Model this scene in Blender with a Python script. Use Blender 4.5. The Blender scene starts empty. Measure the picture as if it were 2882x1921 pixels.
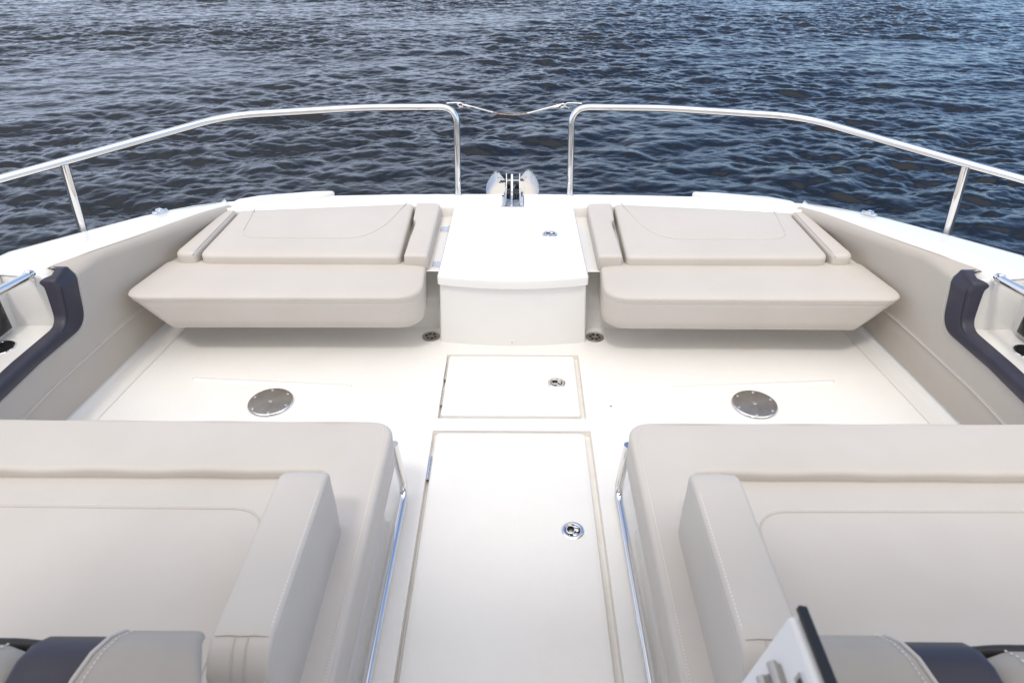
import bpy, bmesh, math, random
import numpy as np
from mathutils import Vector, Matrix
random.seed(4)
C = bpy.context.scene.collection
R = math.radians

# ------------------------------------------------------------------ materials
def mat(name, col, rough=.5, metal=0., spec=.5, coat=0., coat_rough=.05, bumps=(), tint=None):
    m = bpy.data.materials.new(name); m.use_nodes = True
    nt = m.node_tree; b = nt.nodes['Principled BSDF']
    b.inputs['Base Color'].default_value = (*col, 1)
    b.inputs['Roughness'].default_value = rough
    b.inputs['Metallic'].default_value = metal
    b.inputs['Specular IOR Level'].default_value = spec
    b.inputs['Coat Weight'].default_value = coat
    b.inputs['Coat Roughness'].default_value = coat_rough
    if bumps or tint:
        tc = nt.nodes.new('ShaderNodeTexCoord')
    prev = None
    for kind, scale, strength, dist in bumps:
        if kind == 'voronoi':
            n = nt.nodes.new('ShaderNodeTexVoronoi'); n.inputs['Scale'].default_value = scale
            out = n.outputs['Distance']
        else:
            n = nt.nodes.new('ShaderNodeTexNoise'); n.inputs['Scale'].default_value = scale
            n.inputs['Detail'].default_value = 3
            out = n.outputs['Fac']
        nt.links.new(tc.outputs['Object'], n.inputs['Vector'])
        bp = nt.nodes.new('ShaderNodeBump'); bp.inputs['Strength'].default_value = strength
        bp.inputs['Distance'].default_value = dist
        nt.links.new(out, bp.inputs['Height'])
        if prev: nt.links.new(prev.outputs['Normal'], bp.inputs['Normal'])
        prev = bp
    if prev: nt.links.new(prev.outputs['Normal'], b.inputs['Normal'])
    if tint:                       # (second colour, noise scale, low, high): faint wear in the surface colour
        c2, sc, lo, hi = tint
        n = nt.nodes.new('ShaderNodeTexNoise'); n.inputs['Scale'].default_value = sc
        n.inputs['Detail'].default_value = 5; n.inputs['Roughness'].default_value = .6
        nt.links.new(tc.outputs['Object'], n.inputs['Vector'])
        mr = nt.nodes.new('ShaderNodeMapRange'); mr.inputs['From Min'].default_value = lo; mr.inputs['From Max'].default_value = hi
        nt.links.new(n.outputs['Fac'], mr.inputs['Value'])
        mx = nt.nodes.new('ShaderNodeMix'); mx.data_type = 'RGBA'
        mx.inputs['A'].default_value = (*col, 1); mx.inputs['B'].default_value = (*c2, 1)
        nt.links.new(mr.outputs['Result'], mx.inputs['Factor'])
        nt.links.new(mx.outputs['Result'], b.inputs['Base Color'])
    return m

M = {}
M['vinyl'] = mat('beige_vinyl', (.572, .535, .494), .52, spec=.35, bumps=(('noise', 5, .25, .02), ('noise', 700, .12, .001)), tint=((.543, .503, .46), 3.5, .4, .75))
M['wallvinyl'] = mat('taupe_vinyl', (.485, .447, .398), .55, spec=.3, bumps=(('noise', 4, .2, .02), ('noise', 700, .12, .001)), tint=((.46, .415, .37), 3, .4, .75))
M['shadevinyl'] = mat('shade_darkened_grey_vinyl', (.37, .345, .315), .5, spec=.35, bumps=(('noise', 700, .12, .001),), tint=((.33, .305, .28), 5, .4, .75))  # grey vinyl darkened to stand in for shade on the bolster's rear face
M['seam'] = mat('vinyl_piping', (.53, .49, .46), .5, spec=.3)
M['stitch'] = mat('stitch_thread', (.80, .77, .74), .8, spec=.2)
M['darkstitch'] = mat('dark_stitch_thread', (.012, .011, .014), .8)
M['navy'] = mat('navy_vinyl', (.033, .032, .050), .45, spec=.4, bumps=(('noise', 700, .12, .001),), tint=((.045, .044, .062), 9, .5, .8))
M['quilt'] = mat('quilted_black_vinyl', (.022, .02, .022), .45, spec=.4)
M['gel'] = mat('white_gelcoat', (.80, .787, .765), .22, spec=.5, coat=.4, bumps=(('noise', 3, .05, .02),), tint=((.77, .752, .725), 2.2, .45, .8))
M['deck'] = mat('nonskid_gelcoat', (.825, .81, .787), .42, spec=.4, bumps=(('voronoi', 260, .25, .002),), tint=((.79, .77, .74), 2.6, .45, .8))
M['gutter'] = mat('tan_gelcoat_groove', (.81, .785, .745), .4, spec=.4, tint=((.75, .70, .63), 14, .5, .8))  # slightly tanner gelcoat for the hatch grooves, mottled by noise
M['chrome'] = mat('polished_stainless', (.80, .79, .78), .06, metal=1., spec=.5)
M['steel'] = mat('brushed_steel', (.45, .43, .40), .36, metal=1., tint=((.36, .33, .295), 18, .4, .7), bumps=(('noise', 300, .1, .001),))
M['darksteel'] = mat('dark_recess_steel', (.10, .095, .09), .35, metal=.8)
M['black'] = mat('black_rubber', (.012, .012, .014), .45, spec=.4)
M['hole'] = mat('drain_opening', (.006, .006, .006), .8)
M['fluke'] = mat('wavy_polished_steel', (.52, .51, .50), .07, metal=1., bumps=(('noise', 11, .16, .02),))
M['white'] = mat('white_plastic', (.81, .795, .77), .45, spec=.35)
M['rust'] = mat('rusty_wire_rope', (.42, .32, .24), .45, metal=.5, tint=((.33, .17, .07), 60, .4, .6))
M['grey'] = mat('grey_painted_plate', (.42, .44, .50), .3, metal=.6)
M['hull'] = mat('hull_gelcoat', (.78, .77, .76), .15, coat=.5)
M['debris'] = mat('dry_leaf_bit', (.35, .14, .03), .7)

# ------------------------------------------------------------------ mesh builder
class MB:
    def __init__(s): s.v = []; s.f = []; s.m = []
    def add(s, vs, fs, mi=0):
        o = len(s.v); s.v += [tuple(p) for p in vs]
        for f in fs: s.f.append(tuple(o + i for i in f)); s.m.append(mi)
    def rings(s, rings, closed=True, cap0=False, cap1=False, mi=0):
        n = len(rings[0]); vs = [p for r in rings for p in r]; fs = []
        for i in range(len(rings) - 1):
            for j in range(n if closed else n - 1):
                k = (j + 1) % n
                fs.append((i*n+j, i*n+k, (i+1)*n+k, (i+1)*n+j))
        if cap0: fs.append(tuple(range(n - 1, -1, -1)))
        if cap1: fs.append(tuple((len(rings)-1)*n + j for j in range(n)))
        s.add(vs, fs, mi)
    def tube(s, path, r, seg=12, caps=True, mi=0, closed=False):
        P = [Vector(p) for p in path]; n = len(P); rings = []
        up = None
        for i in range(n):
            if closed: t = (P[(i+1) % n] - P[i-1]).normalized()
            else: t = (P[min(i+1, n-1)] - P[max(i-1, 0)]).normalized()
            if up is None:
                a = Vector((0, 0, 1)) if abs(t.z) < .9 else Vector((0, 1, 0))
                up = (a - t*a.dot(t)).normalized()
            else:
                up = (up - t*up.dot(t)).normalized()
            sd = t.cross(up); rr = r[i] if isinstance(r, (list, tuple)) else r
            rings.append([P[i] + (up*math.cos(2*math.pi*k/seg) + sd*math.sin(2*math.pi*k/seg))*rr for k in range(seg)])
        if closed: rings.append(rings[0])
        s.rings(rings, True, caps and not closed, caps and not closed, mi)
    def box(s, x0, x1, y0, y1, z0, z1, mi=0):
        s.add([(x0,y0,z0),(x1,y0,z0),(x1,y1,z0),(x0,y1,z0),(x0,y0,z1),(x1,y0,z1),(x1,y1,z1),(x0,y1,z1)],
              [(3,2,1,0),(4,5,6,7),(0,1,5,4),(1,2,6,5),(2,3,7,6),(3,0,4,7)], mi)
    def lathe(s, prof, c, seg=40, mi=0, cap=False, M_=None):
        rings = []
        for r, z in prof:
            ring = []
            for k in range(seg):
                a = 2*math.pi*k/seg; p = Vector((r*math.cos(a), r*math.sin(a), z))
                if M_: p = M_ @ p
                ring.append(p + Vector(c))
            rings.append(ring)
        s.rings(rings, True, False, cap, mi)
    def pad(s, outline, prof, tf=None, mi=0, cap0=True, cap1=True):
        """outline CCW list of (a,b); prof list of (inset, h); tf maps (a,b,h) to a point"""
        nrm = None if isinstance(outline, Outline) else inset_normals(outline); rings = []
        for ins, h in prof:
            if nrm is None: ring = [(*p, h) for p in outline.ring(ins)]
            else: ring = [(p[0] + q[0]*ins, p[1] + q[1]*ins, h) for p, q in zip(outline, nrm)]
            rings.append([tf(*p) for p in ring] if tf else ring)
        s.rings(rings, True, cap0, cap1, mi)
    def dashes(s, path, w=.0016, gap=.0068, ln=.0042, lift=0., mi=0):
        P = [Vector(p) for p in path]; acc = 0.; nxt = 0.
        for a, b in zip(P, P[1:]):
            d = b - a; L = d.length
            if L < 1e-6: continue
            t = d / L; sd = t.cross(Vector((0, 0, 1)))
            if sd.length < .1: sd = t.cross(Vector((0, 1, 0)))
            sd.normalize(); up = sd.cross(t)
            while nxt < acc + L:
                c = a + t*(nxt - acc) + up*lift; h = t*(ln/2)
                q = []
                for e, f_ in ((-1, .6), (-.55, 1), (.55, 1), (1, .6)):
                    q.append([c + h*e + sd*w*.5*f_*math.cos(k*math.pi/3) + up*w*.5*f_*math.sin(k*math.pi/3) for k in range(6)])
                s.rings(q, True, True, True, mi)
                nxt += gap
            acc += L
    def build(s, name, mats, parent=None, smooth=True, angle=35, loc=None, bevel=0., merge=True):
        me = bpy.data.meshes.new(name); me.from_pydata(s.v, [], s.f)
        if not isinstance(mats, (list, tuple)): mats = [mats]
        for m in mats: me.materials.append(m)
        me.polygons.foreach_set('material_index', s.m)
        bm = bmesh.new(); bm.from_mesh(me)
        if merge: bmesh.ops.remove_doubles(bm, verts=bm.verts, dist=1e-5)
        bmesh.ops.recalc_face_normals(bm, faces=bm.faces)
        bm.to_mesh(me); bm.free()
        if smooth:
            me.polygons.foreach_set('use_smooth', [True]*len(me.polygons))
            me.set_sharp_from_angle(angle=R(angle))
        o = bpy.data.objects.new(name, me); C.objects.link(o)
        if bevel:
            b = o.modifiers.new('soft_edges', 'BEVEL'); b.width = bevel; b.segments = 3; b.limit_method = 'ANGLE'; b.angle_limit = R(40)
            b.harden_normals = False
        if parent: o.parent = parent
        if loc: o.location = loc
        return o

def inset_normals(o):
    n = len(o); out = []
    area = sum(o[i][0]*o[(i+1) % n][1] - o[(i+1) % n][0]*o[i][1] for i in range(n))
    sg = 1 if area > 0 else -1
    for i in range(n):
        a, b, c = Vector(o[i-1]), Vector(o[i]), Vector(o[(i+1) % n])
        e1 = (b-a).normalized(); e2 = (c-b).normalized()
        n1 = Vector((-e1.y, e1.x))*sg; n2 = Vector((-e2.y, e2.x))*sg
        m = n1 + n2
        if m.length < 1e-6: out.append(tuple(n1)); continue
        m.normalize(); k = max(.4, m.dot(n1)); m /= k
        out.append((m.x, m.y))
    return out

class Outline(list):
    """a closed 2-D outline that remembers its corners, so that it can be inset cleanly"""
    def __init__(s, corners, radii, n, sub=None):
        s.c = [tuple(c[:2]) for c in corners]; s.r = list(radii); s.n = n; s.sub = sub
        super().__init__(s.ring(0))
    def ring(s, d):
        nm = inset_normals(s.c); N = len(s.c)
        P = [(c[0]+q[0]*d, c[1]+q[1]*d) for c, q in zip(s.c, nm)]
        area = sum(s.c[i][0]*s.c[(i+1) % N][1] - s.c[(i+1) % N][0]*s.c[i][1] for i in range(N)); sg = 1 if area > 0 else -1
        rr = []
        for i in range(N):
            a, b, c = s.c[i-1], s.c[i], s.c[(i+1) % N]
            cr = ((b[0]-a[0])*(c[1]-b[1]) - (b[1]-a[1])*(c[0]-b[0]))*sg
            rr.append(max(.0012, s.r[i] - d) if cr > 0 else max(.0012, s.r[i] + d))
        pts = _fillet(P, rr, s.n, True)
        if not s.sub: return pts
        out = []; M_ = s.n + 1
        for i in range(N):
            seg = pts[i*M_:(i+1)*M_]; out += seg
            a, b = seg[-1], pts[((i+1)*M_) % len(pts)]
            k = s.sub[i]; out += [(a[0]+(b[0]-a[0])*j/k, a[1]+(b[1]-a[1])*j/k) for j in range(1, k)]
        return out
    def fine(s, step):
        N = len(s.c)
        return Outline(s.c, s.r, s.n, [max(1, int(math.dist(s.c[i], s.c[(i+1) % N])/step)) for i in range(N)])

def fillet(pts, rad, n=7, closed=True):
    if closed and len(pts[0]) == 2:
        r = list(rad) if isinstance(rad, (list, tuple)) else [rad]*len(pts)
        return Outline(pts, r, n)
    return _fillet(pts, rad, n, closed)
def _fillet(pts, rad, n=7, closed=True):
    """round the corners of a polyline (any dimension); rad: one value or one per point"""
    P = [Vector(p) for p in pts]; N = len(P); out = []
    for i in range(N):
        r = rad[i] if isinstance(rad, (list, tuple)) else rad
        if (not closed and i in (0, N-1)) or r <= 0: out.append(P[i]); continue
        a, b, c = P[i-1], P[i], P[(i+1) % N]
        d1 = (a-b); d2 = (c-b); k = min(r, d1.length*.48, d2.length*.48)
        p0 = b + d1.normalized()*k; p2 = b + d2.normalized()*k
        for j in range(n+1):
            t = j/n; out.append(p0*(1-t)**2 + b*2*t*(1-t) + p2*t*t)
    return [tuple(p) for p in out]

def dense(pts, step, closed=False):
    P = [Vector(p) for p in pts]; out = []
    if closed: P = P + [P[0]]
    for a, b in zip(P, P[1:]):
        k = max(1, int((b-a).length/step))
        out += [tuple(a.lerp(b, j/k)) for j in range(k)]
    if not closed: out.append(tuple(P[-1]))
    return out

def rprof(z0, z1, r, rb=.01, crown=.004, n=6, und=0.):
    """side profile of a cushion: rounded foot, rounded shoulder, slightly crowned top"""
    p = [(und + rb, z0), (und + rb*.3, z0 + rb*.3), (und*.95, z0 + rb)]
    for j in range(n+1):
        a = math.pi/2*j/n
        p.append((r*(1-math.cos(a)), z1 - r + r*math.sin(a)))
    if crown: p += [(r + .012, z1 + crown*.45), (r + .03, z1 + crown*.8), (r + .05, z1 + crown)]
    return p

def mir(s, pts): return [(p[0]*s, *p[1:]) for p in pts]
def interp(tab, t):
    if t <= tab[0][0]: return tab[0][1]
    for (a, x), (b, y) in zip(tab, tab[1:]):
        if t <= b: return x + (y-x)*(t-a)/(b-a)
    return tab[-1][1]

def empty(name, loc=(0, 0, 0), parent=None):
    o = bpy.data.objects.new(name, None); C.objects.link(o); o.location = loc; o.empty_display_size = .1
    if parent: o.parent = parent
    return o
def tag(o, label=None, cat=None, group=None, kind=None):
    if label: o['label'] = label
    if cat: o['category'] = cat
    if group: o['group'] = group
    if kind: o['kind'] = kind
    return o
SIDE = {-1: 'left', 1: 'right'}

# ------------------------------------------------------------------ water: a wind-chopped surface from a wave spectrum
WZ = -.80
def water():
    N, L = 1536, 30.0
    rng = np.random.default_rng(23)
    k1 = 2*np.pi*np.fft.fftfreq(N, L/N); kx, ky = np.meshgrid(k1, k1, indexing='xy'); k = np.hypot(kx, ky); k[0, 0] = 1
    def field(lam, wdir, spread, iso, cut, p):
        kp = 2*np.pi/lam
        c = (kx*math.cos(wdir) + ky*math.sin(wdir))/k
        D = np.where(c > 0, np.abs(c)**spread, 0) + iso
        S = k**(-p)*np.exp(-1.25*(kp/k)**2)*np.exp(-(k/cut)**2)*D
        S[0, 0] = 0
        return np.sqrt(S)*(rng.normal(size=(N, N)) + 1j*rng.normal(size=(N, N)))
    def norm(h, slope):
        gx = np.real(np.fft.ifft2(1j*kx*h)); gy = np.real(np.fft.ifft2(1j*ky*h))
        return h*slope/np.sqrt((gx**2 + gy**2).mean())
    h = norm(field(1.25, R(-74), 4, .03, 14., 4.0), WAVE[0]) + norm(field(.46, R(-100), 4, .05, 34., 3.5), WAVE[1]) + norm(field(.17, R(-80), 3, .10, 90., 3.4), WAVE[2])
    z = np.real(np.fft.ifft2(h))
    dx = np.real(np.fft.ifft2(-1j*kx/k*h)); dy = np.real(np.fft.ifft2(-1j*ky/k*h))
    # gusts: calmer and rougher patches
    g = norm(field(9., R(-60), 1, .4, 1.2, 3.), 1.); g = np.real(np.fft.ifft2(g)); g = 1 + .25*np.clip(g/g.std(), -1.7, 1.9)
    z *= g; dx *= g; dy *= g
    ax = np.arange(N)*L/N
    X, Y = np.meshgrid(ax - L/2, ax - 3.0, indexing='xy')
    lam = .9
    co = np.stack([X + lam*dx, Y + lam*dy, z + WZ], -1).reshape(-1, 3)
    i = np.arange(N*N).reshape(N, N)
    q = np.stack([i[:-1, :-1], i[:-1, 1:], i[1:, 1:], i[1:, :-1]], -1).reshape(-1, 4)
    me = bpy.data.meshes.new('water')
    # far sheet out to the horizon, joined on as a frame of four big quads just under the chop
    x0, x1, y0, y1 = -L/2 + .4, L/2 - .4, -2.6, L - 3.4
    B = 4000.
    fv = np.array([(-B,-B),(B,-B),(B,B),(-B,B),(x0,y0),(x1,y0),(x1,y1),(x0,y1)], float)
    fv = np.c_[fv, np.full(8, WZ - .01)]
    o = N*N
    fq = np.array([(0,1,5,4),(1,2,6,5),(2,3,7,6),(3,0,4,7)]) + o
    co = np.r_[co, fv]; q = np.r_[q, fq]
    me.vertices.add(len(co)); me.vertices.foreach_set('co', co.astype(np.float32).ravel())
    me.loops.add(q.size); me.loops.foreach_set('vertex_index', q.astype(np.int32).ravel())
    me.polygons.add(len(q)); me.polygons.foreach_set('loop_start', np.arange(0, q.size, 4, dtype=np.int32))
    me.polygons.foreach_set('use_smooth', np.ones(len(q), bool))
    me.update(calc_edges=True)
    m = bpy.data.materials.new('lake_water'); m.use_nodes = True; nt = m.node_tree; b = nt.nodes['Principled BSDF']
    b.inputs['Base Color'].default_value = (.005, .008, .012, 1); b.inputs['Roughness'].default_value = .03
    b.inputs['IOR'].default_value = 1.333; b.inputs['Specular IOR Level'].default_value = .5
    tc = nt.nodes.new('ShaderNodeTexCoord'); prev = None
    mp = nt.nodes.new('ShaderNodeMapping'); mp.inputs['Scale'].default_value = (.6, 1, 1); mp.inputs['Rotation'].default_value = (0, 0, R(12))
    nt.links.new(tc.outputs['Object'], mp.inputs['Vector'])
    for sc, st, d in ((20, .7, .007), (60, .6, .0028)):
        n = nt.nodes.new('ShaderNodeTexNoise'); n.inputs['Scale'].default_value = sc; n.inputs['Detail'].default_value = 3
        nt.links.new(mp.outputs['Vector'], n.inputs['Vector'])
        bp = nt.nodes.new('ShaderNodeBump'); bp.inputs['Strength'].default_value = st; bp.inputs['Distance'].default_value = d
        nt.links.new(n.outputs['Fac'], bp.inputs['Height'])
        if prev: nt.links.new(prev.outputs['Normal'], bp.inputs['Normal'])
        prev = bp
    nt.links.new(prev.outputs['Normal'], b.inputs['Normal'])
    me.materials.append(m)
    ob = bpy.data.objects.new('water', me); C.objects.link(ob)
    tag(ob, 'dark rippled open water beyond the bow', 'water', kind='structure')
WAVE = (.095, .150, .120)
water()

# ------------------------------------------------------------------ the boat
boat = empty('motor_boat')
tag(boat, 'white open bow of a motor boat with chrome rails', 'boat')

# -- side line tables, |x| over y
XBOT = [(-.6, 1.60), (1.0, 1.595), (1.93, 1.581), (2.25, 1.548), (2.55, 1.512), (2.8, 1.475), (3.1, 1.43)]
XTOP = [(2.15, 1.668), (2.25, 1.652), (2.32, 1.612), (2.45, 1.552), (2.6, 1.496), (2.78, 1.44), (2.95, 1.403), (3.06, 1.372), (3.12, 1.35)]
ZTOP = [(2.15, .478), (2.33, .470), (2.5, .452), (2.76, .420), (2.95, .390), (3.06, .368), (3.12, .356)]
ZL = .264      # top of the low panel beside the storage pocket

# -- floor
fl = MB()
xs = [-1.62, -.280, -.271, .271, .280, 1.62]; ys = [-.6, .2, 1.906, 1.975, 2.388, 2.62]
for i in range(5):
    for j in range(5):
        cx = (xs[i]+xs[i+1])/2; cy = (ys[j]+ys[j+1])/2
        if abs(cx) < .28 and .2 < cy < 1.906: continue
        if abs(cx) < .271 and 1.975 < cy < 2.388: continue
        nx = max(1, int((xs[i+1]-xs[i])/.1)); ny = max(1, int((ys[j+1]-ys[j])/.1))
        for a in range(1):
            fl.add([(xs[i],ys[j],0),(xs[i+1],ys[j],0),(xs[i+1],ys[j+1],0),(xs[i],ys[j+1],0)], [(0,1,2,3)])
fl.build('cockpit_floor', M['deck'], boat, smooth=False)
gu = MB()
for x, y0, y1 in ((.280, .2, 1.906), (.271, 1.975, 2.388)):
    z = -.022
    r0 = [(-x,y0,-.0005),(x,y0,-.0005),(x,y1,-.0005),(-x,y1,-.0005)]; g = .003
    r1 = [(-x-g+.006,y0+.003,z),(x-.003,y0+.003,z),(x-.003,y1-.003,z),(-x+.003,y1-.003,z)]
    gu.rings([r0, r1], True, False, True)
gu.build('hatch_gutter', M['gutter'], boat, smooth=False)

# -- curved cove between floor and side lining, both sides
for s in (-1, 1):
    cv = MB(); rings = []
    for y in np.arange(-.6, 3.05, .08):
        xb = interp(XBOT, y); rings.append([])
        for j in range(9):
            t = j/8; a = t*math.pi/2
            rings[-1].append((s*(xb - .042*(1-math.sin(a)) + .008), y, .004 + .038*(1-math.cos(a))))
        rings[-1].insert(0, (s*(xb - .075), y, .002))
    cv.rings(rings, False); cv.build('floor_cove', M['gel'], boat)

# -- low moulded ribs in the floor
for s in (-1, 1):
    rb = MB()
    o = [(.62, 2.152), (1.255, 2.198), (1.268, 2.225), (.62, 2.179)]
    o = fillet([(s*a, b) for a, b in o][::s], .008)
    rb.pad(o, [(0, -.002), (.003, .0015), (.007, .004), (.0105, .0045)]); rb.build('floor_rib', M['gel'], boat)

# -- bulkhead, seat platform and foredeck
fd = MB()
for s in (-1, 1):
    q = [(s*.27, 2.592, .28), (s*1.50, 2.600, .28), (s*1.49, 2.605, .0), (s*.27, 2.597, .0)]
    fd.add(q, [(0, 1, 2, 3)])
    fd.add([(s*.27,2.592,.28),(s*.345,2.592,.28),(s*1.50,2.600,.28),(s*1.37,3.10,.28),(s*.345,3.172,.28),(s*.27,3.172,.28)], [(0,1,4,5),(1,2,3,4)])
DIN = [(0, 3.172), (.05, 3.172), (.39, 3.172), (.52, 3.186), (.88, 3.150), (1.29, 3.092), (1.355, 3.066)]
DOUT = [(0, 3.345), (.05, 3.345), (.39, 3.340), (.60, 3.333), (.88, 3.318), (1.30, 3.236), (1.406, 3.155)]
for s in (-1, 1):
    rings = []
    for (a, b), (c, d) in zip(DIN, DOUT):
        k = .342 if a > 1.2 else .336
        dx, dy = (c-a), (d-b)
        def L_(t, z): return (s*(a+dx*t), b+dy*t, z)
        zi = k + (.02 if a > 1.33 else 0); 
        rings.append([(s*a, b, .275), L_(0, zi-.012), L_(.03, zi-.003), L_(.07, zi), L_(.80, zi+.001), L_(.82, zi-.004), L_(.84, zi-.002), L_(.95, zi-.003), L_(.985, zi-.009), L_(1., zi-.022), (s*c*1.005, d+.012, k-.10), (s*c*.99, d-.03, k-.35), (s*c*.93, d-.14, -.95)])
    fd.rings(rings[1:], False)
# channel for the anchor roller down the middle
fd.add([(-.05,3.172,.275),(.05,3.172,.275),(.05,3.35,.275),(-.05,3.35,.275)], [(0,1,2,3)])
for s in (-1, 1): fd.add([(s*.05,3.172,.275),(s*.05,3.35,.275),(s*.05,3.345,.334),(s*.05,3.172,.334)], [(0,1,2,3)])
fd.add([(-.05,3.172,.275),(.05,3.172,.275),(.05,3.172,.30),(-.05,3.172,.30)], [(0,1,2,3)])
fd.add([(-.05,3.345,.275),(.05,3.345,.275),(.05,3.2,-.95),(-.05,3.2,-.95)], [(0,1,2,3)])
fd.build('foredeck', M['gel'], boat, angle=40)

# -- raised lips along the bow edge
for s in (-1, 1):
    lp = MB()
    o = [(.885, 3.325), (.94, 3.262), (1.22, 3.205), (1.36, 3.150), (1.345, 3.205), (1.25, 3.258), (1.0, 3.315)]
    o = fillet([(s*a, b) for a, b in o][::s], [.012, .02, .03, .02, .05, .03, .03])
    lp.pad(o, [(0, .318), (0, .346), (.003, .353), (.009, .356)]); lp.build('bow_lip', M['gel'], boat)

# -- side decks, hull sides
for s in (-1, 1):
    gd = MB()
    OUT = [(-.6, 2.02), (1.2, 2.02), (2.0, 1.985), (2.37, 1.917), (2.62, 1.756), (2.884, 1.594), (3.034, 1.497), (3.10, 1.452), (3.158, 1.405)]
    def xout(y): return interp(OUT, y)
    def section(xi, zi, y, yo=None, low=False):
        yo = y if yo is None else yo
        xo = xout(yo); zo = interp([(2.0, .482), (2.37, .470), (2.62, .446), (2.884, .416), (3.034, .388), (3.158, .357)], yo)
        def P(t, dz): return (s*(xi+(xo-xi)*t), y+(yo-y)*t, zi+(zo-zi)*t+dz)
        return [(s*(xi+.006), y, zi-.04), P(.01, -.006), P(.05, .002), P(.30, .008), P(.36, .0105), P(.40, .010), P(.86, .004), P(.94, .001), P(.985, -.007), P(1., -.018),
                (s*(xo+.012), yo+.004, zo-.10), (s*(xo-.03), yo-.01, zo-.36), (s*(xo-.20), yo-.10, -.95)]
    rings = []
    for y in [2.150, 2.18, 2.21, 2.25, 2.29, 2.33, 2.37, 2.42, 2.5, 2.6, 2.7, 2.8, 2.9, 2.98, 3.04, 3.075, 3.11]:
        rings.append(section(interp(XTOP, y), interp(ZTOP, y), y, y + (.085*max(0, (y-2.7)/.375))))
    gd.rings(rings, False)
    rings = [section(1.788 + (2.15-y)*.06 if y > 1.5 else 1.828, .488, y) for y in (-.6, .5, 1.2, 1.5, 1.6, 1.9, 2.1, 2.150)]
    gd.rings(rings, False)
    gd.build('side_deck', M['gel'], boat, angle=38)

# -- storage pocket behind the side lining
for s in (-1, 1):
    pk = MB()
    pk.add(mir(s, [(1.60,-.6,.29),(1.60,2.135,.29),(1.795,2.135,.29),(1.83,1.6,.29),(1.83,-.6,.29)]), [(0,1,2,3,4)])      # shelf
    # end wall with rounded shoulders up to the side deck
    rows = []
    for x in np.linspace(1.600, 1.815, 14):
        zd = .478 + interp([(0, 0), (.05, .002), (.30, .008), (.36, .0105), (.40, .010), (.86, .004)], (x-1.668)/.299)
        rows.append([(s*x, 2.135, .288), (s*x, 2.142, .36), (s*x, 2.150, .43), (s*x, 2.153, zd-.020), (s*x, 2.157, zd-.009), (s*x, 2.165, zd-.0025), (s*x, 2.185, zd-.002-max(0, 1.665-x)*.5), (s*x, 2.235, zd-.005-max(0, 1.665-x)*.6)])
    pk.rings(rows, False)
    rows = []
    for y in (2.15, 2.10, 1.9, 1.6, 1.0, -.6):                       # outboard wall
        xo = 1.79 + (2.15-y)*.06 if y > 1.5 else 1.83
        rows.append([(s*xo, y, .286), (s*(xo+.001), y, .40), (s*(xo-.001), y, .455), (s*(xo-.002), y, .4838)])
    pk.rings(rows, False)
    pocket = pk.build('storage_pocket', M['gel'], boat, angle=60)
    # quilted pad on the outboard wall
    qp = MB(); ny, nz = 70, 16; rows = []
    for j in range(ny+1):
        y = 2.105 - j*.0125; row = []
        for k in range(nz+1):
            z = .300 + k*.0085
            u = ((y*1.0+z) / .055) % 1; v = ((y*1.0-z) / .055) % 1
            d = min(abs(u-.5), abs(v-.5)); d = min(1, (.5-abs(u-.5))*(.5-abs(v-.5))*16)
            e = min(1, min(j, ny-j, k, nz-k)/2)
            xo = (1.788 + (2.15-y)*.06 if y > 1.5 else 1.828)
            row.append((s*(xo - .004 - .012*e - .006*d*e), y, z))
        rows.append(row)
    qp.rings(rows, False); qp.build('quilted_pad', M['quilt'], pocket, angle=80)
    # cup holder
    ch = MB(); c = (s*1.757, 1.985, .29)
    ch.lathe([(.047, .0), (.047, .003), (.044, .005), (.040, .004), (.038, .001)], c, 36, 1)
    ch.lathe([(.038, .003), (.037, .0025), (.030, .0018), (.001, .0015)], c, 36, 0)
    ch.build('cup_holder', [M['black'], M['chrome']], pocket)
    # grab handle
    gh = MB(); gh.tube(fillet([(s*1.673, 2.152, .492), (s*1.673, 2.12, .494), (s*1.674, 1.75, .55), (s*1.70, 1.2, .60)], .02, closed=False), .0145, 18)
    gh.lathe([(.020, 0), (.020, .004), (.016, .007)], (s*1.673, 2.1375, .493), 24, M_=Matrix.Rotation(R(90), 3, 'X'))
    gh.build('grab_handle', M['chrome'], pocket)

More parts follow.
